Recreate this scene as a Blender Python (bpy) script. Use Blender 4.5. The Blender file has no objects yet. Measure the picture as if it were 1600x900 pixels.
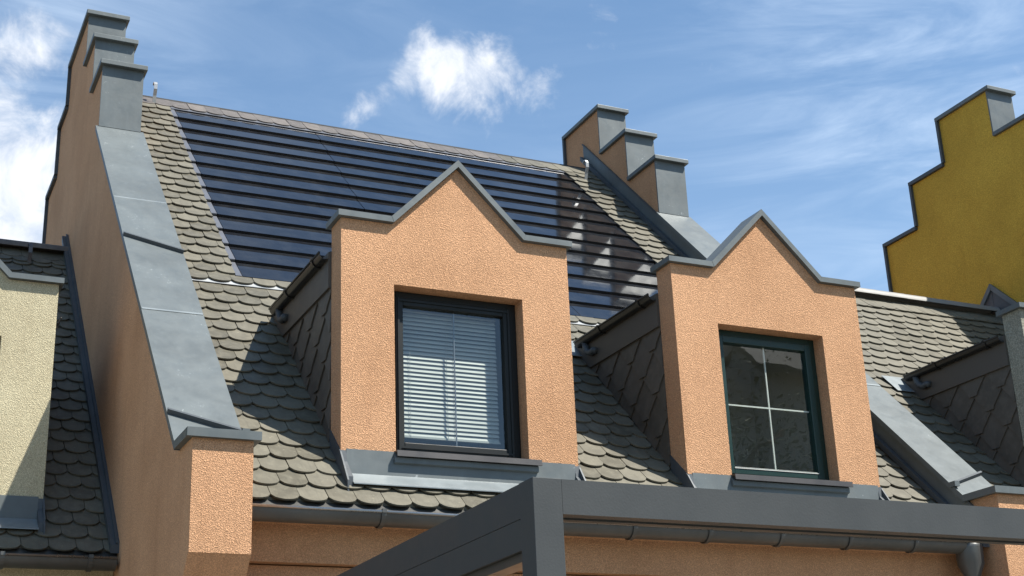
import bpy, bmesh, math, random
from mathutils import Vector, Matrix
random.seed(7)
SC = bpy.context.scene
COL = SC.collection
R = math.radians

# ---------------------------------------------------------------- camera
CAM = Vector((-2.5903, -7.7357, -2.0324))
YAW, PITCH, ROLL, FPX = R(25.7631), R(20.2276), R(-2.4123), 2239.63
fwd = Vector((math.sin(YAW)*math.cos(PITCH), math.cos(YAW)*math.cos(PITCH), math.sin(PITCH)))
rgt0 = Vector((math.cos(YAW), -math.sin(YAW), 0)); up0 = rgt0.cross(fwd)
rgt = math.cos(ROLL)*rgt0 + math.sin(ROLL)*up0
upv = -math.sin(ROLL)*rgt0 + math.cos(ROLL)*up0
cd = bpy.data.cameras.new('camera'); cam = bpy.data.objects.new('camera', cd); COL.objects.link(cam)
cam.matrix_world = Matrix(((rgt.x, upv.x, -fwd.x, CAM.x), (rgt.y, upv.y, -fwd.y, CAM.y), (rgt.z, upv.z, -fwd.z, CAM.z), (0, 0, 0, 1)))
cd.sensor_width = 36; cd.lens = FPX/1600*36; cd.clip_start = 0.05; cd.clip_end = 3000
SC.camera = cam
SC.cycles.use_denoising = True
SC.render.resolution_x, SC.render.resolution_y = 1024, 576

def project(p):
    d = Vector(p)-CAM; z = d.dot(fwd)
    return 800+FPX*d.dot(rgt)/z, 450-FPX*d.dot(upv)/z, z
def pixel_dir(x, y):
    return (fwd + rgt*((x-800)/FPX) + upv*((450-y)/FPX)).normalized()

# ---------------------------------------------------------------- light
SUN_EL, SUN_AZ = R(55.6), R(47.5)        # azimuth measured from -Y towards +X
sun_dir = Vector((math.cos(SUN_EL)*math.sin(SUN_AZ), -math.cos(SUN_EL)*math.cos(SUN_AZ), math.sin(SUN_EL)))
sl = bpy.data.lights.new('sun', 'SUN'); sl.energy = 5.0; sl.angle = R(0.5); sl.color = (1.0, 0.95, 0.87)
so = bpy.data.objects.new('sun', sl); COL.objects.link(so)
so.rotation_euler = sun_dir.to_track_quat('Z', 'Y').to_euler(); so.location = (10, -10, 20)
SC.view_settings.view_transform = 'Standard'; SC.view_settings.look = 'None'
SC.view_settings.exposure = 0.90; SC.view_settings.gamma = 1.0; SC.view_settings.use_curve_mapping = False

class NT:
    """small node-tree helper"""
    def __init__(s, tree):
        s.t = tree; tree.nodes.clear()
    def n(s, typ, ins=None, **kw):
        nd = s.t.nodes.new(typ)
        for k, v in kw.items(): setattr(nd, k, v)
        for k, v in (ins or {}).items():
            sock = nd.inputs[k]
            if hasattr(v, 'bl_idname') and hasattr(v, 'is_linked'): s.t.links.new(v, sock)
            elif v is not None: sock.default_value = v
        return nd
    def math(s, op, a, b=0.0, c=None, clamp=False):
        i = {0: a, 1: b}
        if c is not None: i[2] = c
        return s.n('ShaderNodeMath', i, operation=op, use_clamp=clamp).outputs[0]
    def vm(s, op, a, b=None):
        nd = s.n('ShaderNodeVectorMath', {0: a, 1: b} if b is not None else {0: a}, operation=op)
        return nd.outputs['Value'] if op in ('DISTANCE', 'DOT_PRODUCT', 'LENGTH') else nd.outputs[0]
    def ramp(s, fac, lo, hi, a=0.0, b=1.0, smooth=True):
        return s.n('ShaderNodeMapRange', {0: fac, 1: lo, 2: hi, 3: a, 4: b}, interpolation_type='SMOOTHSTEP' if smooth else 'LINEAR').outputs[0]
    def noise(s, vec, scale, detail=4, rough=0.5, dist=0.0):
        return s.n('ShaderNodeTexNoise', {'Vector': vec, 'Scale': scale, 'Detail': detail, 'Roughness': rough, 'Distortion': dist}).outputs[0]
    def mix(s, fac, a, b, blend='MIX'):
        nd = s.n('ShaderNodeMix', data_type='RGBA', blend_type=blend)
        for i, v in ((0, fac), (6, a), (7, b)):
            if hasattr(v, 'is_linked'): s.t.links.new(v, nd.inputs[i])
            else: nd.inputs[i].default_value = v if i == 0 else (*v[:3], 1)
        return nd.outputs[2]

# world: clear summer sky with fair-weather clouds
W_ = bpy.data.worlds.new('World'); SC.world = W_; W_.use_nodes = True
t = NT(W_.node_tree)
gen = t.n('ShaderNodeTexCoord').outputs['Generated']
sky = t.n('ShaderNodeTexSky', sky_type='NISHITA', sun_disc=False, sun_elevation=SUN_EL, sun_rotation=math.atan2(sun_dir.x, sun_dir.y), air_density=1.0, dust_density=0.6, ozone_density=1.6, altitude=200.0).outputs[0]
CL = [(690, 112, .027, .95), (735, 118, .026, .95), (648, 130, .020, .80), (775, 100, .021, .72), (815, 135, .022, .58), (760, 145, .020, .55), (585, 178, .020, .50), (555, 190, .016, .42), (620, 150, .018, .60), (850, 135, .018, .40), (600, 160, .016, .45),
      (960, 4, .030, .22), (1040, 0, .026, .22),
      (20, 300, .065, .95), (-30, 210, .05, .8), (45, 370, .06, 1.0), (40, 85, .035, .62), (-60, 330, .09, 1.0), (75, 245, .035, .75),
      (-300, 420, .12, .9), (1900, 150, .10, .8)]
warp = t.n('ShaderNodeVectorMath', {0: t.vm('SUBTRACT', t.n('ShaderNodeTexNoise', {'Vector': gen, 'Scale': 13.0, 'Detail': 5, 'Roughness': .6}).outputs[1], (.5, .5, .5)), 3: .05}, operation='SCALE').outputs[0]
wd = t.vm('ADD', gen, warp)
blob = None
for px, py, rad, amp in CL:
    d = t.vm('DISTANCE', wd, tuple(pixel_dir(px, py)))
    v = t.ramp(d, 0.0, rad*1.7, amp, 0.0)
    blob = v if blob is None else t.math('MAXIMUM', blob, v)
fine = t.noise(gen, 24.0, 9, .62, .4)
cum = t.ramp(t.math('ADD', blob, t.math('MULTIPLY', t.math('SUBTRACT', fine, .5), 1.45)), .26, .95)
# scattered cumulus over the rest of the sky
mapg = t.n('ShaderNodeMapping', {'Vector': gen, 'Scale': (1, 1, 2.2), 'Location': (3.1, 1.7, .4)}).outputs[0]
far = t.math('MULTIPLY', t.ramp(t.noise(mapg, 2.6, 9, .58, .3), .60, .78), .8)
# thin cirrus streaks
mapc = t.n('ShaderNodeMapping', {'Vector': gen, 'Scale': (2.2, 3.0, 13.0), 'Rotation': (R(10), R(-13), R(20))}).outputs[0]
cir = t.math('MULTIPLY', t.ramp(t.noise(mapc, 1.7, 8, .60, .9), .36, .86), t.ramp(t.noise(gen, 3.2, 3, .5), .30, .66))
veil = t.ramp(t.vm('DOT_PRODUCT', gen, (0, 0, 1)), .75, .10, .02, .24)
cir = t.math('ADD', t.math('MULTIPLY', cir, .58), veil, clamp=True)
cloudcol = t.mix(t.ramp(fine, .3, .7), (6.6, 7.2, 8.2), (9.6, 9.7, 9.9))
skyb = t.mix(1.0, sky, (.92, 1.26, 1.40), 'MULTIPLY')
c1 = t.mix(cir, skyb, (7.4, 8.8, 10.6))
c2 = t.mix(t.math('MAXIMUM', t.math('MULTIPLY', cum, .95), t.math('MULTIPLY', far, .22)), c1, cloudcol)
bg = t.n('ShaderNodeBackground', {'Color': c2, 'Strength': 0.066})
t.t.links.new(bg.outputs[0], t.n('ShaderNodeOutputWorld').inputs[0])

# ---------------------------------------------------------------- materials
def newmat(name):
    m = bpy.data.materials.new(name); m.use_nodes = True
    return m, NT(m.node_tree)
def finish(t, bsdf, disp=None):
    t.t.links.new(bsdf, t.n('ShaderNodeOutputMaterial').inputs[0])
def bump(t, h, strength, dist):
    return t.n('ShaderNodeBump', {'Height': h, 'Strength': strength, 'Distance': dist}).outputs[0]
def obj_co(t): return t.n('ShaderNodeTexCoord').outputs['Object']
def rnd(t):
    a = t.n('ShaderNodeObjectInfo').outputs['Random']; b = t.n('ShaderNodeNewGeometry').outputs['Random Per Island']
    return t.math('FRACT', t.math('ADD', a, b))

def stucco(name, col, grain=150.0, rel=1.0, dark_patch=0.0):
    m, t = newmat(name); o = obj_co(t)
    sep = t.n('ShaderNodeSeparateXYZ', {0: o})
    wo = t.vm('ADD', o, t.n('ShaderNodeVectorMath', {0: t.n('ShaderNodeTexNoise', {'Vector': o, 'Scale': grain*.6, 'Detail': 2}).outputs[1], 3: .010}, operation='SCALE').outputs[0])
    n1 = t.noise(o, grain*.62, 6, .72, .2)
    vo = t.n('ShaderNodeTexVoronoi', {'Vector': wo, 'Scale': grain*1.25, 'Randomness': 1.0}).outputs[0]
    h = t.math('ADD', t.math('MULTIPLY', n1, .75), t.math('MULTIPLY', vo, .75))
    big = t.noise(o, 1.1, 4, .6)
    mp = t.n('ShaderNodeMapping', {'Vector': o, 'Scale': (6, 6, .7)}).outputs[0]
    streak = t.noise(mp, 1.6, 4, .6)
    c = t.mix(t.ramp(h, .45, 1.05), tuple(x*.66 for x in col), tuple(min(x*1.14, .9) for x in col))  # shade in the grain pits is put into the colour
    c = t.mix(t.ramp(big, .35, .7), c, t.mix(1.0, c, (.86, .84, .82), 'MULTIPLY'))
    c = t.mix(t.ramp(streak, .48, .75, 0, .35), c, t.mix(1.0, c, (.80, .76, .74), 'MULTIPLY'))
    if dark_patch:  # soft darker patch around one point of the left wall
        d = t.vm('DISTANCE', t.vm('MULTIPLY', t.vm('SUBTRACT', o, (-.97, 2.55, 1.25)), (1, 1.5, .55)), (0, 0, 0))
        s = t.math('MULTIPLY', t.ramp(t.math('ADD', d, t.math('MULTIPLY', big, .5)), .28, .95, dark_patch, 0), 1.0)
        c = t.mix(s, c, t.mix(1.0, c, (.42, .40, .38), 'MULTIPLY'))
    b = t.n('ShaderNodeBsdfPrincipled', {'Base Color': c, 'Roughness': .95, 'Specular IOR Level': .15, 'Normal': bump(t, h, 1.0*rel, .0068)})
    finish(t, b.outputs[0]); return m

def zinc(name, col=(.112, .128, .131), rough=.46, metal=.12, fleck=1.0):
    m, t = newmat(name); o = obj_co(t)
    big = t.noise(o, 2.3, 5, .62); mid = t.noise(o, 9, 5, .6, .5)
    mp = t.n('ShaderNodeMapping', {'Vector': o, 'Scale': (14, 14, 1.2)}).outputs[0]
    run = t.noise(mp, 1.5, 4, .6)
    c = t.mix(t.ramp(big, .3, .72), tuple(x*.86 for x in col), tuple(x*1.12 for x in col))
    c = t.mix(t.ramp(run, .5, .78, 0, .4), c, tuple(x*1.22 for x in col))
    fl = t.ramp(t.math('MULTIPLY', t.noise(o, 26, 6, .65, 1.6), t.ramp(big, .40, .60)), .60, .70, 0, .55*fleck)
    c = t.mix(fl, c, (.40, .43, .43))
    b = t.n('ShaderNodeBsdfPrincipled', {'Base Color': c, 'Metallic': metal, 'Specular IOR Level': .3, 'Roughness': t.ramp(mid, .2, .8, rough-.07, rough+.12),
            'Normal': bump(t, t.math('ADD', big, t.math('MULTIPLY', mid, .2)), .25, .012)})
    finish(t, b.outputs[0]); return m

def tilemat(name, a, b_, spot=.12):
    m, t = newmat(name); o = obj_co(t); r = rnd(t)
    off = t.n('ShaderNodeCombineXYZ', {0: t.math('MULTIPLY', r, 37.0), 1: t.math('MULTIPLY', r, 19.0)}).outputs[0]
    v = t.vm('ADD', o, off)
    n = t.noise(v, 14, 5, .62); f = t.noise(v, 220, 2, .5)
    mp = t.n('ShaderNodeMapping', {'Vector': v, 'Scale': (30, 3, 1)}).outputs[0]
    st = t.noise(mp, 1.5, 4, .6)
    c = t.mix(t.ramp(r, 0, 1, 0, 1, False), tuple(x*.92 for x in a), tuple(x*1.06 for x in b_))
    mot = t.noise(t.vm('ADD', o, off), 5.0, 5, .65); c = t.mix(t.ramp(mot, .42, .70, 0, .45), c, tuple(x*.72 for x in a))
    c = t.mix(t.ramp(n, .4, .72, 0, .5), c, tuple(x*1.35 for x in b_))
    c = t.mix(t.ramp(st, .5, .75, 0, .3), c, tuple(x*.62 for x in a))
    c = t.mix(t.ramp(t.noise(v, 45, 3, .6), .64, .72, 0, spot*3), c, (.26, .24, .16))
    h = t.math('ADD', n, t.math('MULTIPLY', f, .3))
    b = t.n('ShaderNodeBsdfPrincipled', {'Base Color': c, 'Roughness': t.ramp(r, 0, 1, .52, .68), 'Specular IOR Level': .4, 'Normal': bump(t, h, .35, .004)})
    finish(t, b.outputs[0]); return m

def plain(name, col, rough=.5, metal=0.0, spec=.5, var=.12, bmp=.1):
    m, t = newmat(name); o = obj_co(t)
    n = t.noise(o, 5, 5, .6); f = t.noise(o, 120, 2, .5)
    c = t.mix(n, tuple(x*(1-var) for x in col), tuple(x*(1+var) for x in col))
    b = t.n('ShaderNodeBsdfPrincipled', {'Base Color': c, 'Roughness': t.ramp(n, .2, .8, rough*.85, min(1, rough*1.15)), 'Metallic': metal, 'Specular IOR Level': spec,
            'Normal': bump(t, f, bmp, .002)})
    finish(t, b.outputs[0]); return m

def glassmat():
    m, t = newmat('window_glass'); o = obj_co(t)
    nrm = bump(t, t.noise(o, 3.0, 2, .5), .04, .02)
    ge = t.n('ShaderNodeNewGeometry')
    cs = t.math('ABSOLUTE', t.vm('DOT_PRODUCT', ge.outputs['Incoming'], ge.outputs['Normal']))
    fr = t.math('ADD', .075, t.math('MULTIPLY', .86, t.math('POWER', t.math('SUBTRACT', 1.0, cs), 5.0)), clamp=True)
    tr = t.n('ShaderNodeBsdfTransparent', {'Color': (.82, .86, .84, 1)}); gl = t.n('ShaderNodeBsdfGlossy', {'Color': (.9, .95, 1, 1), 'Roughness': .004, 'Normal': nrm})
    mx = t.n('ShaderNodeMixShader', {0: fr, 1: tr.outputs[0], 2: gl.outputs[0]})
    finish(t, mx.outputs[0]); return m

def solarmat():
    m, t = newmat('solar_glass'); o = obj_co(t); r = rnd(t)
    sep = t.n('ShaderNodeSeparateXYZ', {0: o})
    fx = t.math('FRACT', t.math('MULTIPLY', sep.outputs[0], 1/.1386))
    line = t.math('MAXIMUM', t.ramp(fx, .02, .05, 1, 0), t.ramp(sep.outputs[1], .012, .02, 1, 0))
    n = t.noise(t.vm('ADD', o, t.n('ShaderNodeCombineXYZ', {0: t.math('MULTIPLY', r, 20.)}).outputs[0]), 6, 4, .6)
    c = t.mix(t.math('MULTIPLY', r, .6), (.006, .007, .010), (.010, .012, .016))
    c = t.mix(t.math('MULTIPLY', line, .7), c, (.004, .004, .006))
    dust = t.ramp(n, .35, .8, .008, .05); c = t.mix(dust, c, (.3, .3, .28))
    b = t.n('ShaderNodeBsdfPrincipled', {'Base Color': c, 'Roughness': t.ramp(n, .3, .7, .05, .09), 'Specular IOR Level': .36, 'Coat Weight': .0, 'Coat Roughness': .03,
            'Normal': bump(t, t.noise(o, 2.2, 3, .5), .035, .02)})
    finish(t, b.outputs[0]); return m

ORANGE = (.62, .355, .20)
M = dict(
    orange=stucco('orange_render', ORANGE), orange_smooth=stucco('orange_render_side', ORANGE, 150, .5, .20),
    cream=stucco('cream_render', (.55, .495, .335), 140, .75), grey=stucco('grey_render', (.30, .30, .245), 80, .8), ochre=stucco('ochre_render', (.58, .375, .060), 140, .5),
    zinc=zinc('zinc_sheet'), zinc_dark=zinc('weathered_zinc', (.070, .080, .088), .48, .15, .25), zinc_bright=zinc('pale_sunlit_zinc', (.20, .225, .232), .42, .2, .8),
    tile=tilemat('clay_tile', (.092, .084, .060), (.126, .116, .086)), tile_ridge=tilemat('ridge_tile', (.095, .084, .074), (.125, .110, .098), .03),
    slate=tilemat('cheek_slate', (.074, .067, .054), (.094, .084, .069), .0),
    board=plain('cheek_board', (.074, .066, .055), .55), deck=plain('roof_underlay', (.02, .019, .017), .9),  # deck colour darkened to deepen the shade showing between tiles
    solar=solarmat(), solar_edge=plain('solar_edge', (.008, .008, .009), .35), trim=plain('solar_trim', (.16, .165, .18), .4, .5),
    frame_green=plain('green_window_paint', (.004, .024, .019), .36), frame_black=plain('anthracite_window_paint', (.009, .011, .011), .5, 0, .3),
    sill=plain('sill_sheet', (.035, .032, .031), .4), bar=plain('glazing_bar', (.62, .62, .58), .4),
    blind=plain('blind_slat', (.38, .385, .36), .5), glass=glassmat(), room=plain('room_plaster', (.44, .43, .39), .9),
    gutter=plain('dark_gutter', (.020, .019, .018), .3, .2), gutter_zinc=zinc('gutter_zinc', (.105, .105, .10), .36, .45, .2),
    pergola=plain('anthracite_powder_coat', (.055, .060, .062), .55, 0, .15, .12, .25), pergola_dark=plain('pergola_groove', (.006, .006, .006), .6),
    hook=plain('galvanised_hook', (.38, .39, .39), .35, .5), hook_dark=plain('weathered_hook', (.10, .095, .10), .4, .5),
    ground=plain('paving', (.17, .155, .13), .9, 0, .2), bark=plain('bark', (.07, .05, .035), .9), leaf=plain('leaf', (.05, .085, .025), .6, 0, .4, .35),
    rim=zinc('gutter_rim', (.34, .35, .35), .28, .8, .2), ridge_pale=plain('pale_ridge', (.21, .205, .19), .55), white=plain('white_sheet', (.34, .35, .35), .45))

# ---------------------------------------------------------------- mesh helpers
class MB:
    def __init__(s): s.v = []; s.f = []
    def poly(s, pts):
        i = len(s.v); s.v += [tuple(p) for p in pts]; s.f.append(tuple(range(i, i+len(pts)))); return s
    def box(s, x0, x1, y0, y1, z0, z1):
        return s.prism([(y0, z0), (y1, z0), (y1, z1), (y0, z1)], 'x', x0, x1)
    def prism(s, pts, axis, a, b):
        """closed polygon (2-D) extruded along an axis: x -> pts are (y,z); y -> (x,z); z -> (x,y)"""
        f = {'x': lambda p, k: (k, p[0], p[1]), 'y': lambda p, k: (p[0], k, p[1]), 'z': lambda p, k: (p[0], p[1], k)}[axis]
        i = len(s.v); n = len(pts)
        s.v += [f(p, a) for p in pts] + [f(p, b) for p in pts]
        s.f.append(tuple(i+k for k in range(n))); s.f.append(tuple(i+n+k for k in reversed(range(n))))
        for k in range(n): s.f.append((i+k, i+(k+1) % n, i+n+(k+1) % n, i+n+k))
        return s
    def hexa(s, p):   # 8 corners: bottom 4, top 4
        i = len(s.v); s.v += [tuple(q) for q in p]
        for f in ((0, 3, 2, 1), (4, 5, 6, 7), (0, 1, 5, 4), (1, 2, 6, 5), (2, 3, 7, 6), (3, 0, 4, 7)): s.f.append(tuple(i+k for k in f))
        return s
    def tube(s, pts, r, n=10, cap=True):
        pts = [Vector(p) for p in pts]; rings = []
        rad = r if isinstance(r, (list, tuple)) else [r]*len(pts)
        ref = None
        for k, p in enumerate(pts):
            d = (pts[min(k+1, len(pts)-1)]-pts[max(k-1, 0)]).normalized()
            if ref is None:
                ref = d.orthogonal().normalized()
            ref = (ref-d*ref.dot(d)).normalized(); b = d.cross(ref)
            i = len(s.v)
            s.v += [tuple(p+(ref*math.cos(2*math.pi*j/n)+b*math.sin(2*math.pi*j/n))*rad[k]) for j in range(n)]
            rings.append(i)
        for a, b in zip(rings, rings[1:]):
            for j in range(n): s.f.append((a+j, a+(j+1) % n, b+(j+1) % n, b+j))
        if cap:
            s.f.append(tuple(rings[0]+j for j in reversed(range(n)))); s.f.append(tuple(rings[-1]+j for j in range(n)))
        return s
    def mesh(s, name, mat, smooth=False):
        me = bpy.data.meshes.new(name); me.from_pydata(s.v, [], s.f); me.materials.append(mat)
        bm = bmesh.new(); bm.from_mesh(me); bmesh.ops.recalc_face_normals(bm, faces=bm.faces); bm.to_mesh(me); bm.free()
        if smooth:
            for p in me.polygons: p.use_smooth = True
        return me

def link(name, me, parent=None, mw=None):
    o = bpy.data.objects.new(name, me); COL.objects.link(o)
    if parent is not None:
        o.parent = parent; o.matrix_parent_inverse = WM[parent].inverted()
    if mw is not None: o.matrix_basis = mw
    WM[o] = mw if mw is not None else Matrix()
    return o
WM = {}
def add(name, mb, mat, parent=None, smooth=False, bevel=0.0):
    o = link(name, mb.mesh(name, M[mat], smooth), parent)
    if bevel:
        b = o.modifiers.new('bevel', 'BEVEL'); b.width = bevel; b.segments = 2; b.limit_method = 'ANGLE'; b.angle_limit = R(40)
    return o
def thing(name, label, cat, loc, group=None):
    o = link(name, None, None, Matrix.Translation(loc)); o['label'] = label; o['category'] = cat; o.empty_display_size = .3
    if group: o['group'] = group
    return o

# ---------------------------------------------------------------- shared dimensions (metres)
TH = R(44.73); T = math.tan(TH); CO, SI = math.cos(TH), math.sin(TH)
DW, HS, HA, G1, G2, WL, WR, WT, REV, DT = 1.55, 1.4988, 1.9581, .318, 1.2406, .3403, 1.2117, 1.0614, .1087, .185
PITCHX = 2.3452
GROUND = -3.65
TW, EXP = .1655, .105          # tile spacing, exposure measured along Y

g = add('ground', MB().poly([(-400, -400, GROUND), (400, -400, GROUND), (400, 400, GROUND), (-400, 400, GROUND)]), 'ground'); g['kind'] = 'structure'

# ---------------------------------------------------------------- tiles
TL, TT, SAG = .30, .0095, .060
DELTA = .0150/(EXP/CO); H0 = DELTA*TL
_tc = {}
def tile_mesh(a, b, length=TL, mat='tile', sag=SAG):
    key = (round(a, 3), round(b, 3), length, mat)
    if key in _tc: return _tc[key]
    w = TW-.004; n = max(3, int(round(9*(b-a)/w)))
    low = []
    for k in range(n+1):
        x = a+(b-a)*k/n; u = min(1, abs((x-w/2)/(w/2)))
        low.append((x, sag*(1-math.sqrt(max(0, 1-.97*u*u)))))
    out = low+[(b, length), (a, length)]
    mb = MB().prism(out, 'z', 0, TT)
    _tc[key] = mb.mesh('roof_tile', M[mat]); return _tc[key]
def tile_matrix(x, y, c, h=0.0, dr=0.0, extra=0.0):
    th = TH-DELTA+extra
    return Matrix.Translation((x, y, T*y-c)) @ Matrix.Translation((0, -SI*(H0+h), CO*(H0+h))) @ Matrix.Rotation(th, 4, 'X') @ Matrix.Rotation(dr, 4, 'Z')

def lay_tiles(roof, rows, c, spans_of, hidden, limit, mat='tile', phase=0.0, x_step=TW, name='roof_tile'):
    """rows: list of (index, y, length, mat, lift); spans_of(y) -> list of (x0,x1) where tiles may lie"""
    items = []
    for k, y, ln, mt, lift in rows:
        for sx0, sx1 in spans_of(y):
            off = phase + (0.5*TW if k % 2 else 0.0)
            j = math.floor((sx0-off)/TW)
            while off+j*TW < sx1-.012:
                x = off+j*TW; a = max(0, sx0-x); b = min(TW-.004, sx1-x); j += 1
                if b-a < .02: continue
                cx, cy = x+(a+b)/2, y+.04
                px, py, z = project((cx, cy, T*cy-c))
                vis = -40 < px < 1640 and -40 < py < 940 and not hidden(Vector((cx, cy+.03, T*(cy+.03)-c+.03)))
                items.append(((b-a)/z**2 if vis else -z, vis, x, y, a, b, ln, mt, lift))
    items.sort(key=lambda i: -i[0])
    rest = MB()
    for i, (sz, vis, x, y, a, b, ln, mt, lift) in enumerate(items):
        mw = tile_matrix(x, y, c, lift+random.uniform(-.0012, .0018), random.uniform(-.016, .016), random.uniform(-.010, .010))
        me = tile_mesh(a, b, ln, mt)
        if i < limit and vis: link(name, me, roof, mw)
        else:
            k0 = len(rest.v); rest.v += [tuple(mw @ v.co) for v in me.vertices]; rest.f += [tuple(k0+q for q in p.vertices) for p in me.polygons]
    if rest.v:
        o = link('roof_tiles', rest.mesh('roof_tiles', M[mat]), roof); o['kind'] = 'stuff'

def ray_hits_dormer(p, xs, y0):
    d = p-CAM; s = (y0-CAM.y)/d.y
    if s >= 1: return False
    q = CAM+d*s
    return any(x < q.x < x+DW and -.1 < q.z-0 < HS for x in xs)

# ---------------------------------------------------------------- gutters
def gutter_profile(r, n=12, th=.004, rim=.011):
    out = [(r*math.cos(math.pi+math.pi*k/n), r*math.sin(math.pi+math.pi*k/n)) for k in range(n+1)]
    inn = [((r-th)*math.cos(math.pi+math.pi*k/n), (r-th)*math.sin(math.pi+math.pi*k/n)) for k in range(n+1)]
    return out+inn[::-1]
def eaves_gutter(parent, x0, x1, yc, zc, r, brackets, mat='gutter_zinc', fall=0.0):
    pr = gutter_profile(r)
    gmb = MB().prism([(yc+a, zc+b) for a, b in pr], 'x', x0, x1)
    gut = add('gutter', gmb, mat, parent, True)
    m = gut.modifiers.new('edge', 'EDGE_SPLIT'); m.split_angle = R(40)
    add('rim_bead', MB().tube([(x0, yc-r-.002, zc+.003), (x1, yc-r-.002, zc+.003)], .009, 8), 'rim', gut, True)
    for ex in (x0, x1):
        add('end_cap', MB().prism([(yc+r*.985*math.cos(math.pi+math.pi*k/12), zc+r*.985*math.sin(math.pi+math.pi*k/12)) for k in range(13)], 'x', ex-.002, ex+.002), mat, gut)
    for bx in brackets:
        b = MB(); rr = r+.004
        pts = [(yc+rr*math.cos(math.pi+math.pi*k/12), zc+rr*math.sin(math.pi+math.pi*k/12)) for k in range(13)]
        pin = [(yc+(rr+.005)*math.cos(math.pi+math.pi*k/12), zc+(rr+.005)*math.sin(math.pi+math.pi*k/12)) for k in range(13)]
        b.prism(pts+pin[::-1], 'x', bx-.013, bx+.013)
        b.box(bx-.013, bx+.013, yc-rr-.012, yc-rr+.004, zc-.004, zc+.018)
        add('bracket', b, 'gutter_zinc', gut)
    return gut

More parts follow.
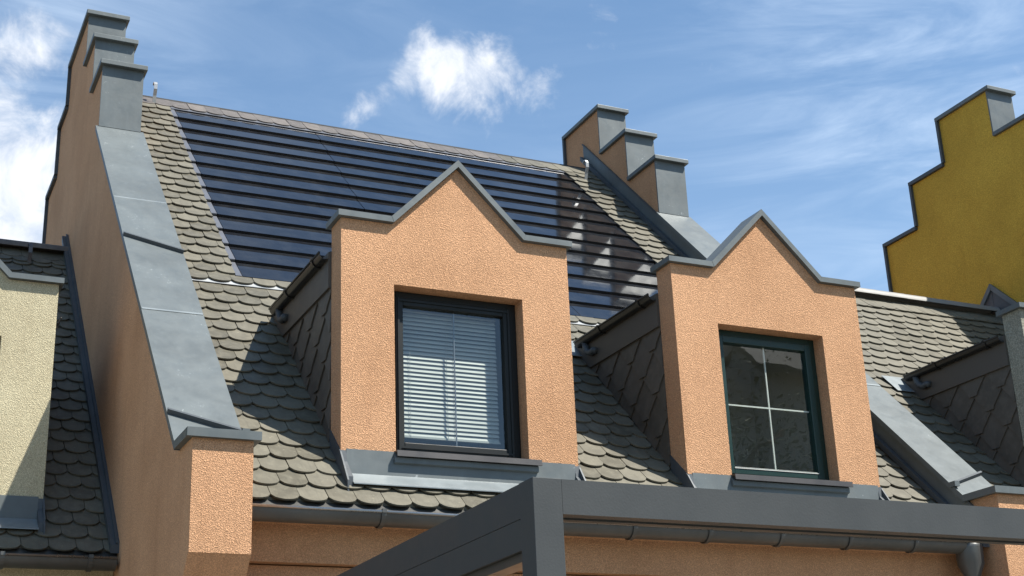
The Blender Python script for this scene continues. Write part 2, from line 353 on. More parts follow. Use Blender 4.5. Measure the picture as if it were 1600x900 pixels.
# ---------------------------------------------------------------- stepped party wall
def firewall(house, x0, x1, mat, dy=0.0, dz=0.0, deflect=0, flash=None, steps=None):
    """stepped gable wall standing proud of the roofs; (x0,x1) its two faces"""
    sy, st, tr, ri, top_r, r2, r3, rz2, rz3, rz4 = steps or (3.444, 4.152, .5428, .5492, 5.61, 6.10, 6.68, 4.79, 4.25, 3.55)
    b = .131-T*dy+dz                        # sloped coping: z = T*y + b
    sz = T*sy+b; fy = -.483+dy; fl = -.205+dy; cz = T*fl+b
    CT = .036
    rear = [(top_r, st+2*ri), (top_r, rz2), (r2, rz2), (r2, rz3), (r3, rz3), (r3, rz4)]
    Ls = lambda z: z-CT
    rl = r3
    prof = [(fy, -.716+dz), (fy, Ls(cz)), (fl, Ls(cz)), (sy, Ls(sz)), (sy, Ls(st)), (sy+tr, Ls(st)), (sy+tr, Ls(st+ri)), (sy+2*tr, Ls(st+ri)), (sy+2*tr, Ls(st+2*ri))]
    prof += [(y, Ls(z)) for y, z in rear] + [(rl+3.2, Ls(.5)), (rl+3.2, GROUND), (fy+.40, GROUND), (fy+.40, -1.15+dz)]
    w = add('firewall', MB().prism(prof, 'x', x0, x1), mat, house)
    o = .035; X0, X1 = x0-o, x1+o
    # sheet metal on slope, in lengths, each lapped a little over the next
    cuts = [fl, .95+dy, 2.30+dy, sy]
    for k in range(3):
        ya, yb = cuts[k], cuts[k+1]; lift = .0035*(k % 2)
        add('slope_coping', MB().prism([(ya-.0, T*ya+b-.050), (ya, T*ya+b+lift), (yb, T*yb+b+lift), (yb, T*yb+b-.050)], 'x', X0, X1), 'zinc', w)
    for ya in cuts[1:3]:
        add('lap_seam', MB().prism([(ya-.007, T*(ya-.007)+b+.0036), (ya-.007, T*(ya-.007)+b+.0062), (ya+.005, T*(ya+.005)+b+.0068), (ya+.005, T*(ya+.005)+b+.0036)], 'x', X0+.004, X1-.004), 'zinc_bright', w)
    add('cap_coping', MB().box(X0, X1, fy-o, fl, cz-.045, cz+.002), 'zinc', w)
    # raised diagonal water bars
    if deflect:
        for (ya, yb) in ((.005+dy, -.125+dy), (1.775+dy, 1.635+dy)):
            if deflect < 0: ya, yb = yb, ya
            h = .030
            P = []
            for zz in (.001, h):
                for (xx, yy, e) in ((X0, ya, 0), (X1, yb, 0), (X1, yb, .018), (X0, ya, .018)):
                    y2 = yy+e*CO-zz*SI*0.9; P.append((xx, y2, T*(yy)+b+e*SI+zz*CO))
            add('water_bar', MB().hexa(P), 'zinc_dark', w)
        ex, ey = (X1, -.125+dy) if deflect > 0 else (X0, -.125+dy)
        add('bar_stop', MB().box(ex-.012, ex+.03, ey-.035, ey+.02, T*ey+b-.005, T*ey+b+.032), 'zinc', w)
    # step copings and the zinc on the risers
    for i in range(3):
        y, zt = sy+i*tr, st+i*ri
        zb = sz if i == 0 else st+(i-1)*ri
        add('riser_sheet', MB().box(x0-.010, x1+.010, y-.012, y+.004, zb-.006, zt-CT+.001), 'zinc', w)
        ye = y+tr-.004 if i < 2 else top_r+.014
        cap = MB().box(X0, X1, y-.058, ye-(.010 if i < 2 else 0), zt-CT-.008, zt)
        add('step_coping', cap, 'zinc', w, bevel=.004)
    for (ya, za, yb) in ((top_r, rz2, r2), (r2, rz3, r3)):
        add('step_coping', MB().box(X0, X1, ya+.002, yb+.014, za-CT-.008, za), 'zinc_dark', w, bevel=.004)
    for (ya, za, zb) in ((top_r, rz2, st+2*ri), (r2, rz3, rz2), (rl, rz4, rz3)):
        add('riser_sheet', MB().box(X0+.003, X1-.003, ya-.020, ya+.012, za-.004, zb-CT-.01), 'zinc_dark', w)
    # flashing where a lower roof meets the wall
    if flash:
        side, c, ya, yb, h = flash
        xf = (x0-.010, x0+.001) if side < 0 else (x1-.001, x1+.010)
        pts = [(ya, T*ya-c), (yb, T*yb-c), (yb, T*yb-c+h), (ya, T*ya-c+h)]
        f = add('flashing', MB().prism(pts, 'x', *xf), 'zinc' if h > .1 else 'zinc_dark', w)
        e = (xf[0]-.012, xf[0]) if side < 0 else (xf[1], xf[1]+.012)
        add('flashing_fold', MB().prism([(ya, T*ya-c+h-.012), (yb, T*yb-c+h-.012), (yb, T*yb-c+h+.004), (ya, T*ya-c+h+.004)], 'x', *e), 'zinc_dark', f)
        add('flashing_gutter', MB().prism([(ya, T*ya-c), (yb, T*yb-c), (yb, T*yb-c+.055), (ya, T*ya-c+.055)], 'x', *(((xf[0]-.045), xf[0]) if side < 0 else (xf[1], xf[1]+.045))), 'zinc_dark', f)
    return w

# ---------------------------------------------------------------- dormers
def dormer(house, ox, oy, mat, frame, blind, side_mat=None, cheek=True):
    def p(x, y, z): return (x+ox, y+oy, z)
    CTK = .040
    top = [(0, HS-CTK), (G1+.010, HS-CTK), ((G1+G2)/2, HA-CTK-.012), (G2-.010, HS-CTK), (DW, HS-CTK)]
    mb = MB(); ZB = -.16
    L = [(0, ZB), (WL, ZB), (WL, HS-CTK), (0, HS-CTK)] if WL <= G1 else None
    for y in (0.0, DT):
        mb.poly([p(a, y, z) for a, z in ((0, ZB), (WL, ZB), (WL, WT), (0, WT))])
        mb.poly([p(a, y, z) for a, z in ((WR, ZB), (DW, ZB), (DW, WT), (WR, WT))])
        mb.poly([p(a, y, z) for a, z in ((WL, ZB), (WR, ZB), (WR, -.012), (WL, -.012))])
        mb.poly([p(a, y, z) for a, z in [(0, WT), (WL, WT), (WR, WT), (DW, WT)] + top[::-1]])
    outer = [(0, ZB), (DW, ZB), (DW, WT), (DW, HS-CTK)] + top[::-1][1:] + [(0, WT)]
    for a, b in zip(outer, outer[1:]+outer[:1]):
        mb.poly([p(a[0], 0, a[1]), p(b[0], 0, b[1]), p(b[0], DT, b[1]), p(a[0], DT, a[1])])
    hole = [(WL, -.012), (WR, -.012), (WR, WT), (WL, WT)]
    for a, b in zip(hole, hole[1:]+hole[:1]):
        mb.poly([p(a[0], 0, a[1]), p(b[0], 0, b[1]), p(b[0], DT, b[1]), p(a[0], DT, a[1])])
    me = mb.mesh('dormer', M[mat])
    bm = bmesh.new(); bm.from_mesh(me); bmesh.ops.remove_doubles(bm, verts=bm.verts, dist=1e-5); bmesh.ops.recalc_face_normals(bm, faces=bm.faces); bm.to_mesh(me); bm.free()
    d = link('dormer', me, house)
    # coping, folded from sheet: five lengths with mitred joints
    y0, y1 = -.036, DT+.034
    path = [(-.028, HS), (G1, HS), ((G1+G2)/2, HA), (G2, HS), (DW+.028, HS)]
    low = [(-.028, HS-.038), (G1+.015, HS-.038), ((G1+G2)/2, HA-.048), (G2-.015, HS-.038), (DW+.028, HS-.038)]
    for k in range(4):
        a, b, c_, e = path[k], path[k+1], low[k+1], low[k]
        s = .0012*(k % 2)
        add('coping', MB().prism([(q[0]+ox, q[1]) for q in (a, b, c_, e)], 'y', y0-s+oy, y1+s+oy), 'zinc', d)
    # front apron: upstand + sheet lying on the tiles
    fr = -.147
    ap = MB().prism([(-.004, .004), (-.012, .004), (-.018, -.142), (-.004, -.142)], 'x', .030, DW-.030)
    ap.v = [(x+ox, y+oy, z) for x, y, z in ap.v]
    add('apron_upstand', ap, 'zinc', d)
    ap = MB().prism([(-.004, -.1425), (-.021, -.1425), (fr, T*fr-CR+.030), (fr, T*fr-CR+.024), (-.004, -.160)], 'x', .030, DW-.030)
    ap.v = [(x+ox, y+oy, z) for x, y, z in ap.v]
    add('apron_sheet', ap, 'zinc_bright', d)  # light caught by the flat sheet is put into this paler zinc
    # side flashings following the slope
    for s in (0, 1):
        xs = (-.008, .002) if s == 0 else (DW-.002, DW+.008)
        f = MB().prism([(-.010, -.012), (DT, DT*T-.02), (DT, DT*T-.22), (fr, T*fr-.20), (fr, T*fr-CR+.045)], 'x', *xs)
        f.v = [(x+ox, y+oy, z) for x, y, z in f.v]
        add('side_flashing', f, 'zinc_dark', d)
        # clip corner sheet
        xa = (-.004, .032) if s == 0 else (DW-.032, DW+.004)
        f = MB().prism([(-.010, -.006), (-.020, -.075), (fr+.02, T*(fr+.02)-CR+.050), (fr+.02, T*fr-.14), (-.004, -.14)], 'x', *xa)
        f.v = [(x+ox, y+oy, z) for x, y, z in f.v]
        add('corner_flashing', f, 'zinc_dark', d)
    # window sill and dark sheet under it
    sm = MB().prism([(REV+.02, .022), (-.055, .006), (-.060, -.030), (-.048, -.030), (-.045, -.004), (REV+.02, .004)], 'x', WL-.012+ox, WR+.060+ox)
    sm.v = [(x, y+oy, z) for x, y, z in sm.v]
    add('sill', sm, 'sill', d)
    pm = MB().prism([(-.014, -.010), (-.036, -.034), (-.036, -.064), (-.018, -.070)], 'x', WL-.020+ox, WR+.045+ox)
    pm.v = [(x, y+oy, z) for x, y, z in pm.v]
    add('under_sill_flashing', pm, 'zinc', d)
    # ---- window
    yb = REV+oy
    F = MB()
    fw = .050
    x0, x1, z0, z1 = WL+ox, WR+ox, .012, WT
    ff = [(x0, x0+fw, z0, z1), (x1-fw, x1, z0, z1), (x0+fw, x1-fw, z1-fw, z1), (x0+fw, x1-fw, z0, z0+fw*.8)]
    for a, b, c_, e in ff: F.box(a, b, yb, yb+.07, c_, e)
    win = add('window', F, frame, house, bevel=.004)
    S = MB(); a0, a1, c0, c1 = x0+fw-.006, x1-fw+.006, z0+fw*.8-.006, z1-fw+.006; sw = .050
    for a, b, c_, e in ((a0, a0+sw, c0, c1), (a1-sw, a1, c0, c1), (a0+sw, a1-sw, c1-sw, c1), (a0+sw, a1-sw, c0, c0+sw)): S.box(a, b, yb-.012, yb+.05, c_, e)
    add('sash', S, frame, win, bevel=.004)
    gx0, gx1, gz0, gz1 = a0+sw, a1-sw, c0+sw, c1-sw
    add('pane', MB().poly([(gx0, yb+.015, gz0), (gx1, yb+.015, gz0), (gx1, yb+.015, gz1), (gx0, yb+.015, gz1)]), 'glass', win)
    mx = (gx0+gx1)/2+.01; mz = gz0+(gz1-gz0)*.50
    if not blind:
        add('glazing_bar', MB().box(mx-.005, mx+.005, yb+.018, yb+.028, gz0, gz1), 'bar', win)
        add('glazing_bar', MB().box(gx0, gx1, yb+.0185, yb+.0275, mz-.005, mz+.005), 'bar', win)
        add('sash_highlight_strip', MB().box(gx0, gx1, yb-.016, yb-.0125, gz0-.012, gz0-.008), 'bar', win)
    else:
        add('glazing_bar', MB().box(mx-.0035, mx+.0035, yb+.018, yb+.026, gz0, gz1), 'trim', win)
        B = MB(); n = 30; dz_ = (gz1-.05-gz0)/n
        for k in range(n):
            z = gz0+.078+k*dz_; yy = yb+.075; tl = random.uniform(-.0012, .0012); xr = gx1-.020+random.uniform(-.002, .002)
            q = [(-.0065, -.0135+tl), (-.003, -.0020), (.0090, .0132-tl)]       # slightly crowned slat, tilted almost shut
            for (ya, za), (yb2, zb) in zip(q, q[1:]):
                B.hexa([(gx0+.003, yy+ya, z+za), (xr, yy+ya, z+za), (xr, yy+yb2, z+zb), (gx0+.003, yy+yb2, z+zb),
                        (gx0+.003, yy+ya-.0006, z+za+.0006), (xr, yy+ya-.0006, z+za+.0006), (xr, yy+yb2-.0006, z+zb+.0006), (gx0+.003, yy+yb2-.0006, z+zb+.0006)])
        B.box(gx0+.004, gx1-.016, yb+.064, yb+.088, gz0+.052, gz0+.064)
        bl = add('blind', B, 'blind', win)
        cds = MB()
        for fx in (.46, .54, .1, .9): cds.tube([(gx0+(gx1-gx0)*fx, yb+.062, gz0+.06), (gx0+(gx1-gx0)*fx, yb+.062, gz1)], .0015, 5)
        add('blind_cord', cds, 'blind', win)
        # insect-screen frame
        N = MB()
        for a, b, c_, e in ((a0+.012, a0+.024, c0, c1), (a1-.024, a1-.012, c0, c1), (a0+.024, a1-.024, c1-.024, c1-.012), (a0+.024, a1-.024, c0+.012, c0+.024)): N.box(a, b, yb-.020, yb-.0125, c_, e)
        add('screen_frame', N, 'frame_black', win)
    # room behind the glass
    room = MB(); rx0, rx1, ry, rz0, rz1 = .10+ox, DW-.10+ox, 1.25+oy, -.10, 1.20
    room.poly([(rx0, ry, rz0), (rx1, ry, rz0), (rx1, ry, rz1), (rx0, ry, rz1)])
    room.poly([(rx0, DT+oy, rz0), (rx0, ry, rz0), (rx0, ry, rz1), (rx0, DT+oy, rz1)])
    room.poly([(rx1, DT+oy, rz0), (rx1, ry, rz0), (rx1, ry, rz1), (rx1, DT+oy, rz1)])
    room.poly([(rx0, DT+oy, rz1), (rx1, DT+oy, rz1), (rx1, ry, rz1), (rx0, ry, rz1)])
    room.poly([(rx0, DT+oy, rz0), (rx1, DT+oy, rz0), (rx1, ry, rz0), (rx0, ry, rz0)])
    add('room_lining', room, 'room', d)
    # ---- body behind the front: cheeks, roof
    ye = (1.30+.16)/T
    for s in (0, 1):
        xa, xb = (.016, .08) if s == 0 else (DW-.08, DW-.016)
        ck = MB().prism([(DT-.005+oy, DT*T-.20), (DT-.005+oy, 1.30), (ye+oy, 1.30)], 'x', xa+ox, xb+ox)
        ck = add('dormer_cheek', ck, 'deck', house)
        xo = (-.020, .0155) if s == 0 else (DW-.0155, DW+.020)
        add('eaves_board', MB().prism([(DT+.001+oy, 1.062), (DT+.001+oy, 1.298), (ye+.01+oy, 1.298), ((1.062+.11)/T+oy, 1.062)], 'x', xo[0]+ox, xo[1]+ox), 'board', ck)
        if s == 0 and cheek:
            q = .152; yN, zN = .613, .916
            for i in range(-7, 8):
                for j in range(-7, 8):
                    by, bz = yN+q*(-i+j), zN-q*(i+j)            # lower corner of one slate
                    e = q*1.06
                    poly = [(by-.042, bz+.012), (by+.042, bz+.012), (by+.055, bz+.042), (by+e, bz+e), (by+e*.5, bz+e*1.5), (by, bz+2*e*.99), (by-e*.5, bz+e*1.5), (by-e, bz+e), (by-.055, bz+.042)]
                    def clip(poly, f):
                        out = []
                        for a, b in zip(poly, poly[1:]+poly[:1]):
                            fa, fb = f(a), f(b)
                            if fa >= 0: out.append(a)
                            if (fa >= 0) != (fb >= 0):
                                k = fa/(fa-fb); out.append((a[0]+(b[0]-a[0])*k, a[1]+(b[1]-a[1])*k))
                        return out
                    for f in (lambda a: a[0]-(DT+.002), lambda a: 1.068-a[1], lambda a: a[1]-(T*a[0]-.125)):
                        if len(poly) >= 3: poly = clip(poly, f)
                    area = abs(sum(a[0]*b[1]-b[0]*a[1] for a, b in zip(poly, poly[1:]+poly[:1])))/2 if len(poly) >= 3 else 0
                    if area < .0015: continue
                    # plate leaning out towards its lower corner
                    sm = MB(); n = len(poly); out_ = []; inn = []
                    for (yy, zz) in poly:
                        lean = .0215-.072*max(0, (zz-bz))
                        out_.append((ox+.0085-lean, yy+oy, zz)); inn.append((ox+.0155-lean, yy+oy, zz))
                    sm.v = out_+inn; sm.f = [tuple(range(n)), tuple(reversed(range(n, 2*n)))]+[(k, (k+1) % n, n+(k+1) % n, n+k) for k in range(n)]
                    add('slate', sm, 'slate', ck)
    rz, ez = 1.44, 1.302
    rf = MB().prism([(-.012+ox, ez), (DW/2+ox, rz), (DW+.012+ox, ez), (DW+.012+ox, ez-.015), (DW/2+ox, rz-.015), (-.012+ox, ez-.015)], 'y', DT+.002+oy, 1.92+oy)
    add('dormer_roof', rf, 'zinc_dark', house)
    # little gutters along the dormer eaves
    for s in (0, 1):
        xc = -.038 if s == 0 else DW+.010; r = .040; zc = 1.285
        pr = gutter_profile(r, 10, .004)
        gm = MB().prism([(xc+a+ox, zc+b) for a, b in pr], 'y', DT+.003+oy, 1.30+oy)
        gt = add('dormer_gutter', gm, 'gutter', house, True)
        m = gt.modifiers.new('edge', 'EDGE_SPLIT'); m.split_angle = R(40)
        sg = -1 if s == 0 else 1
        add('rim_bead', MB().tube([(xc+sg*(r+.002)+ox, DT+.003+oy, zc+.004), (xc+sg*(r+.002)+ox, 1.30+oy, zc+.004)], .007, 8), 'gutter', gt, True)
        for yb_ in (.34, .92):
            b = MB(); rr = r+.003
            pts = [(xc+rr*math.cos(math.pi+math.pi*k/10)+ox, zc+rr*math.sin(math.pi+math.pi*k/10)) for k in range(11)]
            pi2 = [(xc+(rr+.005)*math.cos(math.pi+math.pi*k/10)+ox, zc+(rr+.005)*math.sin(math.pi+math.pi*k/10)) for k in range(11)]
            b.prism(pts+pi2[::-1], 'y', yb_-.012+oy, yb_+.012+oy)
            b.box(xc+sg*(rr+.002)-.007+ox, xc+sg*(rr+.002)+.007+ox, yb_-.012+oy, yb_+.012+oy, zc-.002, zc+.014)
            add('bracket', b, 'gutter', gt)
        add('end_cap', MB().prism([(xc+r*math.cos(math.pi+math.pi*k/10)+ox, zc+r*math.sin(math.pi+math.pi*k/10)) for k in range(11)], 'y', 1.297+oy, 1.301+oy), 'gutter', gt)
        if s == 1: continue
        el = MB().tube([(xc+ox, 1.20+oy, zc-.030), (xc+ox, 1.19+oy, zc-.075), (xc+ox, 1.165+oy, zc-.110), (xc+ox, 1.12+oy, zc-.130), (xc+ox, 1.075+oy, zc-.125), (xc+ox, 1.05+oy, zc-.135)], .026, 12)
        add('spout_elbow', el, 'zinc_dark', gt, True)
    return d

def roof_hook(house, x, y, z, mat='hook', s=1.0):
    pts = [(0, .02, -.10), (0, -.005, -.02), (0, -.03, .03), (0, -.032, .075), (0, -.012, .105), (0, .016, .112), (0, .030, .095)]
    mb = MB()
    for (a, b) in zip(pts, pts[1:]):
        A, B = Vector(a)*s+Vector((x, y, z)), Vector(b)*s+Vector((x, y, z))
        d = (B-A).normalized(); nrm = Vector((0, -d.z, d.y))*.005; w = Vector((.016, 0, 0))
        mb.hexa([A-w-nrm, A+w-nrm, A+w+nrm, A-w+nrm, B-w-nrm, B+w-nrm, B+w+nrm, B-w+nrm])
    return add('roof_hook', mb, mat, house)

def deck(house, pieces, c, ridge_y, x0, x1, rear=True):
    mb = MB()
    for (a, b, ya, yb) in pieces:
        mb.prism([(ya, T*ya-c), (yb, T*yb-c), (yb, T*yb-c-.08), (ya, T*ya-c-.08)], 'x', a, b)
    if rear:
        rz = T*ridge_y-c
        mb.prism([(ridge_y+.001, rz), (ridge_y+5, rz-5*T), (ridge_y+5, rz-5*T-.08), (ridge_y+.001, rz-.08)], 'x', x0, x1)
    return add('roof', mb, 'deck', house)

def ridge_caps(roof, x0, x1, y, z, mat='tile_ridge', r=.085, step=.33):
    x = x0; k = 0
    while x < x1-.02:
        xe = min(x+step, x1)
        pts = []
        for q in range(9):
            a = math.pi*q/8; pts.append((y+r*math.cos(a), z-.045+r*.85*math.sin(a)))
        pin = [(y+(r-.014)*math.cos(math.pi*q/8), z-.045+(r*.85-.014)*math.sin(math.pi*q/8)) for q in range(9)]
        rr = random.uniform(-.003, .003)
        o = add('ridge_cap', MB().prism([(a, b+rr) for a, b in pts]+[(a, b+rr) for a, b in pin[::-1]], 'x', x-.012, xe), mat, roof, True)
        m = o.modifiers.new('edge', 'EDGE_SPLIT'); m.split_angle = R(35)
        x = xe; k += 1

def wall_and_cornice(house, x0, x1, dy, mat, top=-.42):
    add('wall', MB().box(x0, x1, -.045+dy, .15+dy, GROUND, top-.27), mat, house)
    cb = MB().prism([(-.155+dy, top), (-.155+dy, top-.05), (-.140+dy, top-.06), (-.110+dy, top-.262), (.15+dy, top-.262), (.15+dy, top+.06), (-.10+dy, top+.06)], 'x', x0+.001, x1-.001)
    add('cornice', cb, mat, house)

# ================================================================ MAIN HOUSE (orange)
FLX, FRX, RLX, RRX = -.9698, -.6439, 4.4676, 4.7913
CR = .11; CD = CR+(H0+TT)/CO        # visible tile plane / deck plane
house = thing('row_house', 'orange rendered row house with two gabled dormers and stepped party walls', 'house', (1.9, 2, GROUND))
wall_and_cornice(house, FRX+.001, RLX-.001, 0, 'orange')
D1, D2 = 0.0, PITCHX
RIDGE = 4.86
xa, xb = FRX+.002, RLX-.002
ix = [(xa, D1+.06, -.20, RIDGE), (D1+.06, D1+DW-.06, -.20, -.02), (D1+.06, D1+DW-.06, 1.40, RIDGE), (D1+DW-.06, D2+.06, -.20, RIDGE), (D2+.06, D2+DW-.06, -.20, -.02), (D2+.06, D2+DW-.06, 1.40, RIDGE), (D2+DW-.06, xb, -.20, RIDGE)]
roof = deck(house, ix, CD, RIDGE, xa, xb)
SX0, SX1, SY0, SY1 = -.180, 4.035, 1.875, 4.615
def spans_low(y):
    if y < -.10 or y > 1.42: return [(xa, xb)]
    return [(xa, D1+.012), (D1+DW-.012, D2+.012), (D2+DW-.012, xb)]
def spans_up(y):
    if y < 1.84 or y > SY1-.03: return [(xa, xb)]
    return [(xa, SX0), (SX1, xb)]
rows = [(k, -.228+.1043*k, TL, 'tile', 0) for k in range(19)]
def hid(p):
    if ray_hits_dormer(p, (D1, D2), 0.0): return True
    d = p-CAM
    for xw in (FRX+.035, RLX):
        s = (xw-CAM.x)/d.x
        if 0 < s < 1:
            q = CAM+d*s
            if q.z < T*q.y+.131 and q.y > -.6: return True
    return False
# one pass over both fields so that the tiles that show largest become parts
allrows = rows + [(k+19, 1.778+.1090*k, TL, 'tile', .010) for k in range(26)] + [(46, 4.600, .27, 'tile_ridge', .003)]
def spans(y): return spans_low(y) if y < 1.70 else spans_up(y)
lay_tiles(roof, allrows, CR+H0/CO*0+(H0+TT)/CO, spans, hid, 300, phase=.0248)
# double eaves course: the straight-cut tiles under the first row
add('eaves_course', MB().prism([(-.205, T*-.205-CD+.006), (.05, T*.05-CD+.003), (.05, T*.05-CD+.016), (-.205, T*-.205-CD+.024)], 'x', xa, xb), 'tile', roof)
# strip of bright sheet where the upper field laps the lower
ys = 1.80
add('lap_sheet', MB().prism([(ys-.052, T*(ys-.052)-CD+.043), (ys+.06, T*(ys+.06)-CD+.036), (ys+.06, T*(ys+.06)-CD+.040), (ys-.052, T*(ys-.052)-CD+.047)], 'x', xa, xb), 'white', roof)
def eaves_light_stop(rf, x0, x1, dy, cdk):  # strip added to stop sun leaking past the gutter onto the cornice
    ya = -.14+dy
    add('eaves_light_stop', MB().prism([(ya, T*ya-cdk+.002), (-.255+dy, -.412), (-.262+dy, -.455), (-.256+dy, -.457), (-.248+dy, -.416), (ya, T*ya-cdk-.004)], 'x', x0, x1), 'gutter_zinc', rf)
eaves_light_stop(roof, xa, xb, 0, CD)
roof_hook(house, -.318, 4.60, T*4.60-CR+.10, s=1.05)
roof_hook(house, 4.22, 4.44, T*4.44-CR+.10, s=1.15)
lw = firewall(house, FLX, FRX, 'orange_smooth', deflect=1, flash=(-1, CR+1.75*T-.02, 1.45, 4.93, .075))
rw = firewall(house, RLX, RRX, 'orange', deflect=-1, steps=(3.444, 4.152, .5428, .5492, 5.33, 5.85, 6.40, 4.70, 4.15, 3.50), flash=(-1, CR-.0, -.35, 4.90, .215))
# rougher lit face of the left pier stands a few millimetres proud
add('pier_face', MB().box(FLX+.002, FRX-.002, -.487, -.4835, -.714, -.125), 'orange', lw)
add('pier_face', MB().box(RLX+.002, RRX-.002, -.487, -.4835, -.714, -.125), 'orange', rw)
dormer(house, D1, 0, 'orange', 'frame_black', True)
dormer(house, D2, 0, 'orange', 'frame_green', False)
eg = eaves_gutter(house, FRX+.03, 4.30, -.288, -.432, .068, [-.15+.53*k+.28 for k in range(8)])
# rainwater head and downpipe at the right end
hx = 4.335
hd = MB().tube([(hx, -.29, -.43), (hx, -.29, -.46), (hx, -.29, -.57), (hx, -.29, -.66), (hx, -.29, -.70)], [.094, .092, .088, .048, .046], 20)
add('rainwater_head', hd, 'gutter_zinc', house, True)
add('downpipe', MB().tube([(hx, -.29, -.68), (hx, -.29, GROUND)], .043, 16), 'gutter_zinc', house, True)
add('pipe_collar', MB().tube([(hx, -.29, -.72), (hx, -.29, -.69)], .049, 16), 'gutter_zinc', house, True)

# ================================================================ SOLAR ARRAY
solar = thing('solar_array', 'dark blue-black solar panels in stepped rows set into the orange house roof', 'solar panels', (1.93, SY0, T*SY0-CR))
NR, MWID = 13, 1.3863
PY = (SY1-SY0)/NR; SX = -.128
plen = PY/CO+.035; H1 = .040; dlt = .0225/(PY/CO)
def panel_mesh(w):
    mb = MB().prism([(0, 0), (w, 0), (w, plen), (0, plen)], 'z', .0, .006)
    return mb
def solar_matrix(x, y, h):
    return Matrix.Translation((x, y, T*y-CD)) @ Matrix.Translation((0, -SI*h, CO*h)) @ Matrix.Rotation(TH-dlt, 4, 'X')
pm = panel_mesh(MWID-.006).mesh('solar_panel', M['solar'])
lip = MB().prism([(0, .0), (.012, .0), (.012, -.0155), (0, -.0155)], 'x', 0, MWID-.006).mesh('lip', M['solar_edge'])
tm = MB().prism([(0, 0), (.046, 0), (.046, plen), (0, plen)], 'z', 0, .010).mesh('edge_trim', M['trim'])
tl = MB().prism([(0, .0), (.012, .0), (.012, -.0155), (0, -.0155)], 'x', 0, .046).mesh('trim_lip', M['solar_edge'])
bk = MB().box(SX0, SX1, 0, 0.001, 0, .001)
add('mounting_deck', MB().prism([(SY0+.02, T*(SY0+.02)-CD+.004), (SY1+.1, T*(SY1+.1)-CD+.004), (SY1+.1, T*(SY1+.1)-CD-.004), (SY0+.02, T*(SY0+.02)-CD-.004)], 'x', SX0+.002, SX1-.002), 'solar_edge', solar)
for r_ in range(NR):
    y = SY0+PY*r_
    for c_ in range(3):
        mw = solar_matrix(SX+c_*MWID, y, .034+random.uniform(-.0008, .0008)) @ Matrix.Rotation(random.uniform(-.004, .004), 4, 'X')
        o = link('solar_panel', pm, solar, mw); link('lip', lip, o, mw)
    mw = solar_matrix(SX0, y, .032); o = link('edge_trim', tm, solar, mw); link('trim_lip', tl, o, mw)
yt = SY1+.005
add('top_flashing', MB().prism([(yt-.050, T*(yt-.050)-CD+.046), (yt+.09, T*(yt+.09)-CD+.030), (yt+.09, T*(yt+.09)-CD+.027), (yt-.050, T*(yt-.050)-CD+.040)], 'x', SX0, SX1), 'trim', solar)
add('side_trim', MB().prism([(SY0, T*SY0-CD), (SY1, T*SY1-CD), (SY1, T*SY1-CD+.05), (SY0, T*SY0-CD+.05)], 'x', SX1-.004, SX1+.004), 'solar_edge', solar)

# ================================================================ LEFT HOUSE (cream)
DL = 1.735
lh = thing('row_house', 'cream rendered house with a shaded dark tile roof at the left edge', 'house', (-3, 4, GROUND))
LX0, LX1 = -6.4, FLX-.002
wall_and_cornice(lh, LX0, LX1, DL, 'cream')
DLX = -2.965
CL_ = CR+DL*T; CLD = CL_+(H0+TT)/CO; LR = 4.775
lroof = deck(lh, [(LX0, DLX+.06, -.2+DL, LR), (DLX+.06, DLX+DW-.06, -.2+DL, -.02+DL), (DLX+.06, DLX+DW-.06, 1.4+DL, LR), (DLX+DW-.06, LX1, -.2+DL, LR)], CLD, LR, LX0, LX1)
def spans_l(y):
    if y < DL-.1 or y > DL+1.42: return [(-4.6, LX1)]
    return [(-4.6, DLX+.012), (DLX+DW-.012, LX1)]
nl = int((LR-.13-(-.24+DL))/EXP)
lrows = [(k, -.24+DL+EXP*k, TL, 'tile', 0) for k in range(nl+1)] + [(nl+3, LR-.195, .20, 'tile', .006)]
lay_tiles(lroof, lrows, CLD, spans_l, lambda p: ray_hits_dormer(p, (DLX,), DL), 300, phase=LX1-.083)
add('eaves_course', MB().prism([(-.205+DL, T*(-.205+DL)-CLD+.006), (.05+DL, T*(.05+DL)-CLD+.003), (.05+DL, T*(.05+DL)-CLD+.016), (-.205+DL, T*(-.205+DL)-CLD+.024)], 'x', LX0, LX1), 'tile', lroof)
eaves_light_stop(lroof, LX0, LX1, DL, CLD)
ridge_caps(lroof, -4.6, LX1, LR, T*LR-CL_+.02)
dormer(lh, DLX, DL, 'cream', 'frame_green', False)
eaves_gutter(lh, LX0, LX1-.02, -.288+DL, -.432, .068, [-1.15-.52*k for k in range(7)])
roof_hook(lh, -1.33, LR-.215, T*(LR-.215)-CL_+.03, 'hook_dark', 1.25)

# ================================================================ RIGHT HOUSE (grey)
DR = -.05
rh = thing('row_house', 'grey rendered low house at the right edge, scalloped roof between two party walls', 'house', (6.4, 2, GROUND))
RX0, RX1 = RRX+.002, 7.998
wall_and_cornice(rh, RX0, RX1, DR, 'grey')
DRX = 5.417
CRR = CR+DR*T; CRD = CRR+(H0+TT)/CO; RR_ = 2.74
rroof = deck(rh, [(RX0, DRX+.06, -.2+DR, RR_), (DRX+.06, DRX+DW-.06, -.2+DR, -.02+DR), (DRX+.06, DRX+DW-.06, 1.4+DR, RR_), (DRX+DW-.06, RX1, -.2+DR, RR_)], CRD, RR_, RX0, RX1)
def spans_r(y):
    if y < DR-.1 or y > DR+1.42: return [(RX0, RX1)]
    return [(RX0, DRX+.012), (DRX+DW-.012, RX1)]
nr_ = int((RR_-.13-(-.24+DR))/EXP)
rrows = [(k, -.24+DR+EXP*k, TL, 'tile', 0) for k in range(nr_+1)] + [(nr_+3, RR_-.20, .20, 'tile', .006)]
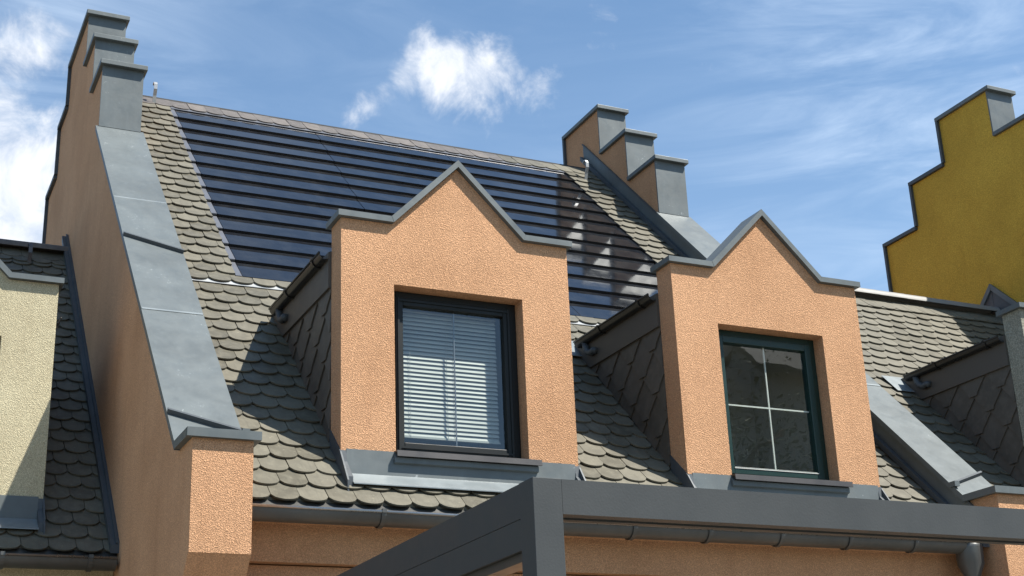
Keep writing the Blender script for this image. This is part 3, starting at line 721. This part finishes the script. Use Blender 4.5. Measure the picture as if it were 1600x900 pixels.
def hid_r(p):
    if ray_hits_dormer(p, (D1, D2), 0.0) or ray_hits_dormer(p, (DRX,), DR): return True
    d = p-CAM; s = (RRX-CAM.x)/d.x; q = CAM+d*s
    return q.z < T*q.y+.131
lay_tiles(rroof, rrows, CRD, spans_r, hid_r, 300, phase=RX0+.06)
eaves_light_stop(rroof, RX0, RX1, DR, CRD)
ridge_caps(rroof, RX0, RX1-.02, RR_, T*RR_-CRR+.02, 'ridge_pale')
dormer(rh, DRX, DR, 'grey', 'frame_black', True)
eaves_gutter(rh, RX0+.05, RX1, -.288+DR, -.432, .068, [5.2+.53*k for k in range(5)])
# scrap of bright valley sheet beside the dormer gutters
def valley(house_roof, xv, yv, c, sx=.16):
    z = lambda y: T*y-c+.012
    add('valley_sheet', MB().prism([(yv-.05, z(yv-.05)), (yv+.13, z(yv+.13)), (yv+.13, z(yv+.13)+.004), (yv-.05, z(yv-.05)+.004)], 'x', xv-sx, xv+.05), 'zinc_bright', house_roof)
valley(rroof, DRX-.03, 1.30+DR, CRR, .17); valley(roof, D2-.03, 1.34, CR, .11)

# ================================================================ OCHRE HOUSE (far right)
oh = thing('row_house', 'ochre yellow house with a tall stepped gable wall at the far right', 'house', (9, 0, GROUND))
YDY, YDZ = -2.33, -.17
ow = firewall(oh, 8.0, 8.33, 'ochre', dy=YDY, dz=YDZ, deflect=0, steps=(1.25, 3.98, .56, .545, 3.14, 3.70, 4.26, 4.525, 3.99, 3.30))
# saddle flashing where the low ridge dies into the ochre wall
rz = T*RR_-CRR
for nm, y2, z2 in (('front', -.6, T*-.6-CRR), ('rear', RR_+1.6, rz-1.6*T)):
    add('saddle_flashing', MB().prism([(RR_, rz-.02), (RR_, rz+.30), (y2, z2+.30), (y2, z2-.02)], 'x', 7.984-(.003 if nm == 'rear' else 0), 7.9995), 'zinc_dark', ow)
    add('saddle_fold', MB().prism([(RR_, rz+.235), (RR_, rz+.305), (y2, z2+.305), (y2, z2+.235)], 'x', 7.966-(.003 if nm == 'rear' else 0), 7.983-(.003 if nm == 'rear' else 0)), 'zinc', ow)
odk = MB()
ORY = 4.86+YDY; ORZ = T*4.86-CR+YDZ
odk.prism([(ORY, ORZ), (ORY-4.6, ORZ-4.6*T), (ORY-4.6, ORZ-4.6*T-.1), (ORY, ORZ-.1)], 'x', 8.332, 12.5)
odk.prism([(ORY+.001, ORZ), (ORY+5, ORZ-5*T), (ORY+5, ORZ-5*T-.1), (ORY+.001, ORZ-.1)], 'x', 8.332, 12.5)
add('roof', odk, 'tile', oh)
add('wall', MB().box(8.332, 12.5, -.045+YDY, .15+YDY, GROUND, -.5), 'ochre', oh)

# ================================================================ PERGOLA
pg = thing('pergola', 'anthracite metal pergola frame, corner post and two beams, in front of the orange house', 'pergola', (-.28, -3.1, GROUND))
PX, PYY, PZ, PW, BH = -.331, -3.158, -.882, .117, .130
add('post', MB().box(PX, PX+PW, PYY, PYY+PW, GROUND, PZ), 'pergola', pg, bevel=.002)
BX1 = 4.6
fb = MB().prism([(PYY+.002, PZ-BH), (PYY+.002, PZ-.0015), (PYY+PW-.002, PZ-.0015), (PYY+PW-.002, PZ-BH-.004), (PYY+.078, PZ-BH-.004), (PYY+.078, PZ-BH+.012), (PYY+.060, PZ-BH+.012), (PYY+.060, PZ-BH)], 'x', PX+PW+.0015, BX1)
front = add('front_beam', fb, 'pergola', pg)
add('rail_groove', MB().box(PX+PW+.002, BX1-.002, PYY+.0605, PYY+.0775, PZ-BH+.006, PZ-BH+.0115), 'pergola_dark', front)
sb = MB().prism([(PX+.002, PZ-BH), (PX+.002, PZ-.0015), (PX+PW-.002, PZ-.0015), (PX+PW-.002, PZ-BH)], 'y', PYY+PW+.0015, -.16)
side = add('side_beam', sb, 'pergola', pg)
add('screen_cassette', MB().prism([(PX+.004, PZ-BH-.115), (PX+.004, PZ-BH-.0015), (PX+PW-.01, PZ-BH-.0015), (PX+PW-.01, PZ-BH-.115)], 'y', PYY+PW+.006, -.17), 'pergola', side)
add('screen_rail', MB().prism([(PX+.022, PZ-BH-.150), (PX+.022, PZ-BH-.1165), (PX+PW-.02, PZ-BH-.1165), (PX+PW-.02, PZ-BH-.150)], 'y', PYY+PW+.008, -.18), 'sill', side)
add('post', MB().box(BX1-PW, BX1, PYY+.004, PYY+PW-.004, GROUND, PZ-BH-.006), 'pergola', pg, bevel=.002)

# ================================================================ TREE (mirrored in the right window)
def tree(x, y, h, label, group=None):
    tr = thing('broadleaf_tree', label, 'tree', (x, y, GROUND))
    tb = MB(); base = Vector((x, y, GROUND))
    tb.tube([base, base+Vector((.1, 0, h*.25)), base+Vector((.0, .1, h*.5)), base+Vector((.15, .1, h*.8))], [.24, .19, .13, .04], 10)
    tips = []
    for k in range(16):
        a = random.uniform(0, 6.28); z0 = random.uniform(.28, .7)*h
        s = base+Vector((.05, .05, z0)); ln = random.uniform(.16, .28)*h*(1.1-z0/h)
        e = s+Vector((math.cos(a)*ln, math.sin(a)*ln, ln*.7)); m_ = (s+e)/2+Vector((0, 0, .15))
        tb.tube([s, m_, e], [.07, .045, .015], 6); tips += [e, m_]
    add('trunk', tb, 'bark', tr, True)
    lf = MB()
    cl = [q+Vector((random.gauss(0, .5), random.gauss(0, .5), random.gauss(0, .5))) for q in tips for _ in range(5)]
    for c0 in cl:
        for _ in range(34):
            q = c0+Vector((random.gauss(0, .36), random.gauss(0, .36), random.gauss(0, .32)))
            u = Vector((random.gauss(0, 1), random.gauss(0, 1), random.gauss(0, .6))).normalized(); v = u.orthogonal().normalized(); s = random.uniform(.03, .065)
            lf.poly([q-u*s, q+v*s*.55, q+u*s, q-v*s*.55])
    me = bpy.data.meshes.new('crown'); me.from_pydata(lf.v, [], lf.f); me.materials.append(M['leaf']); link('crown', me, tr)
tree(14.9, -18.0, 15.0, 'tall leafy tree mirrored in the left half of the right dormer window')
oph = thing('opposite_house', 'plain house across the way, mirrored dark in the right dormer window', 'house', (21, -24, GROUND))
add('wall', MB().prism([(-29, GROUND), (-21, GROUND), (-21, 8.5), (-25, 12.2), (-29, 8.5)], 'x', 18.4, 30), 'room', oph)
add('roof', MB().prism([(-29.4, 8.2), (-25, 12.35), (-20.6, 8.2), (-20.6, 8.4), (-25, 12.6), (-29.4, 8.4)], 'x', 18.1, 30.3), 'tile', oph)
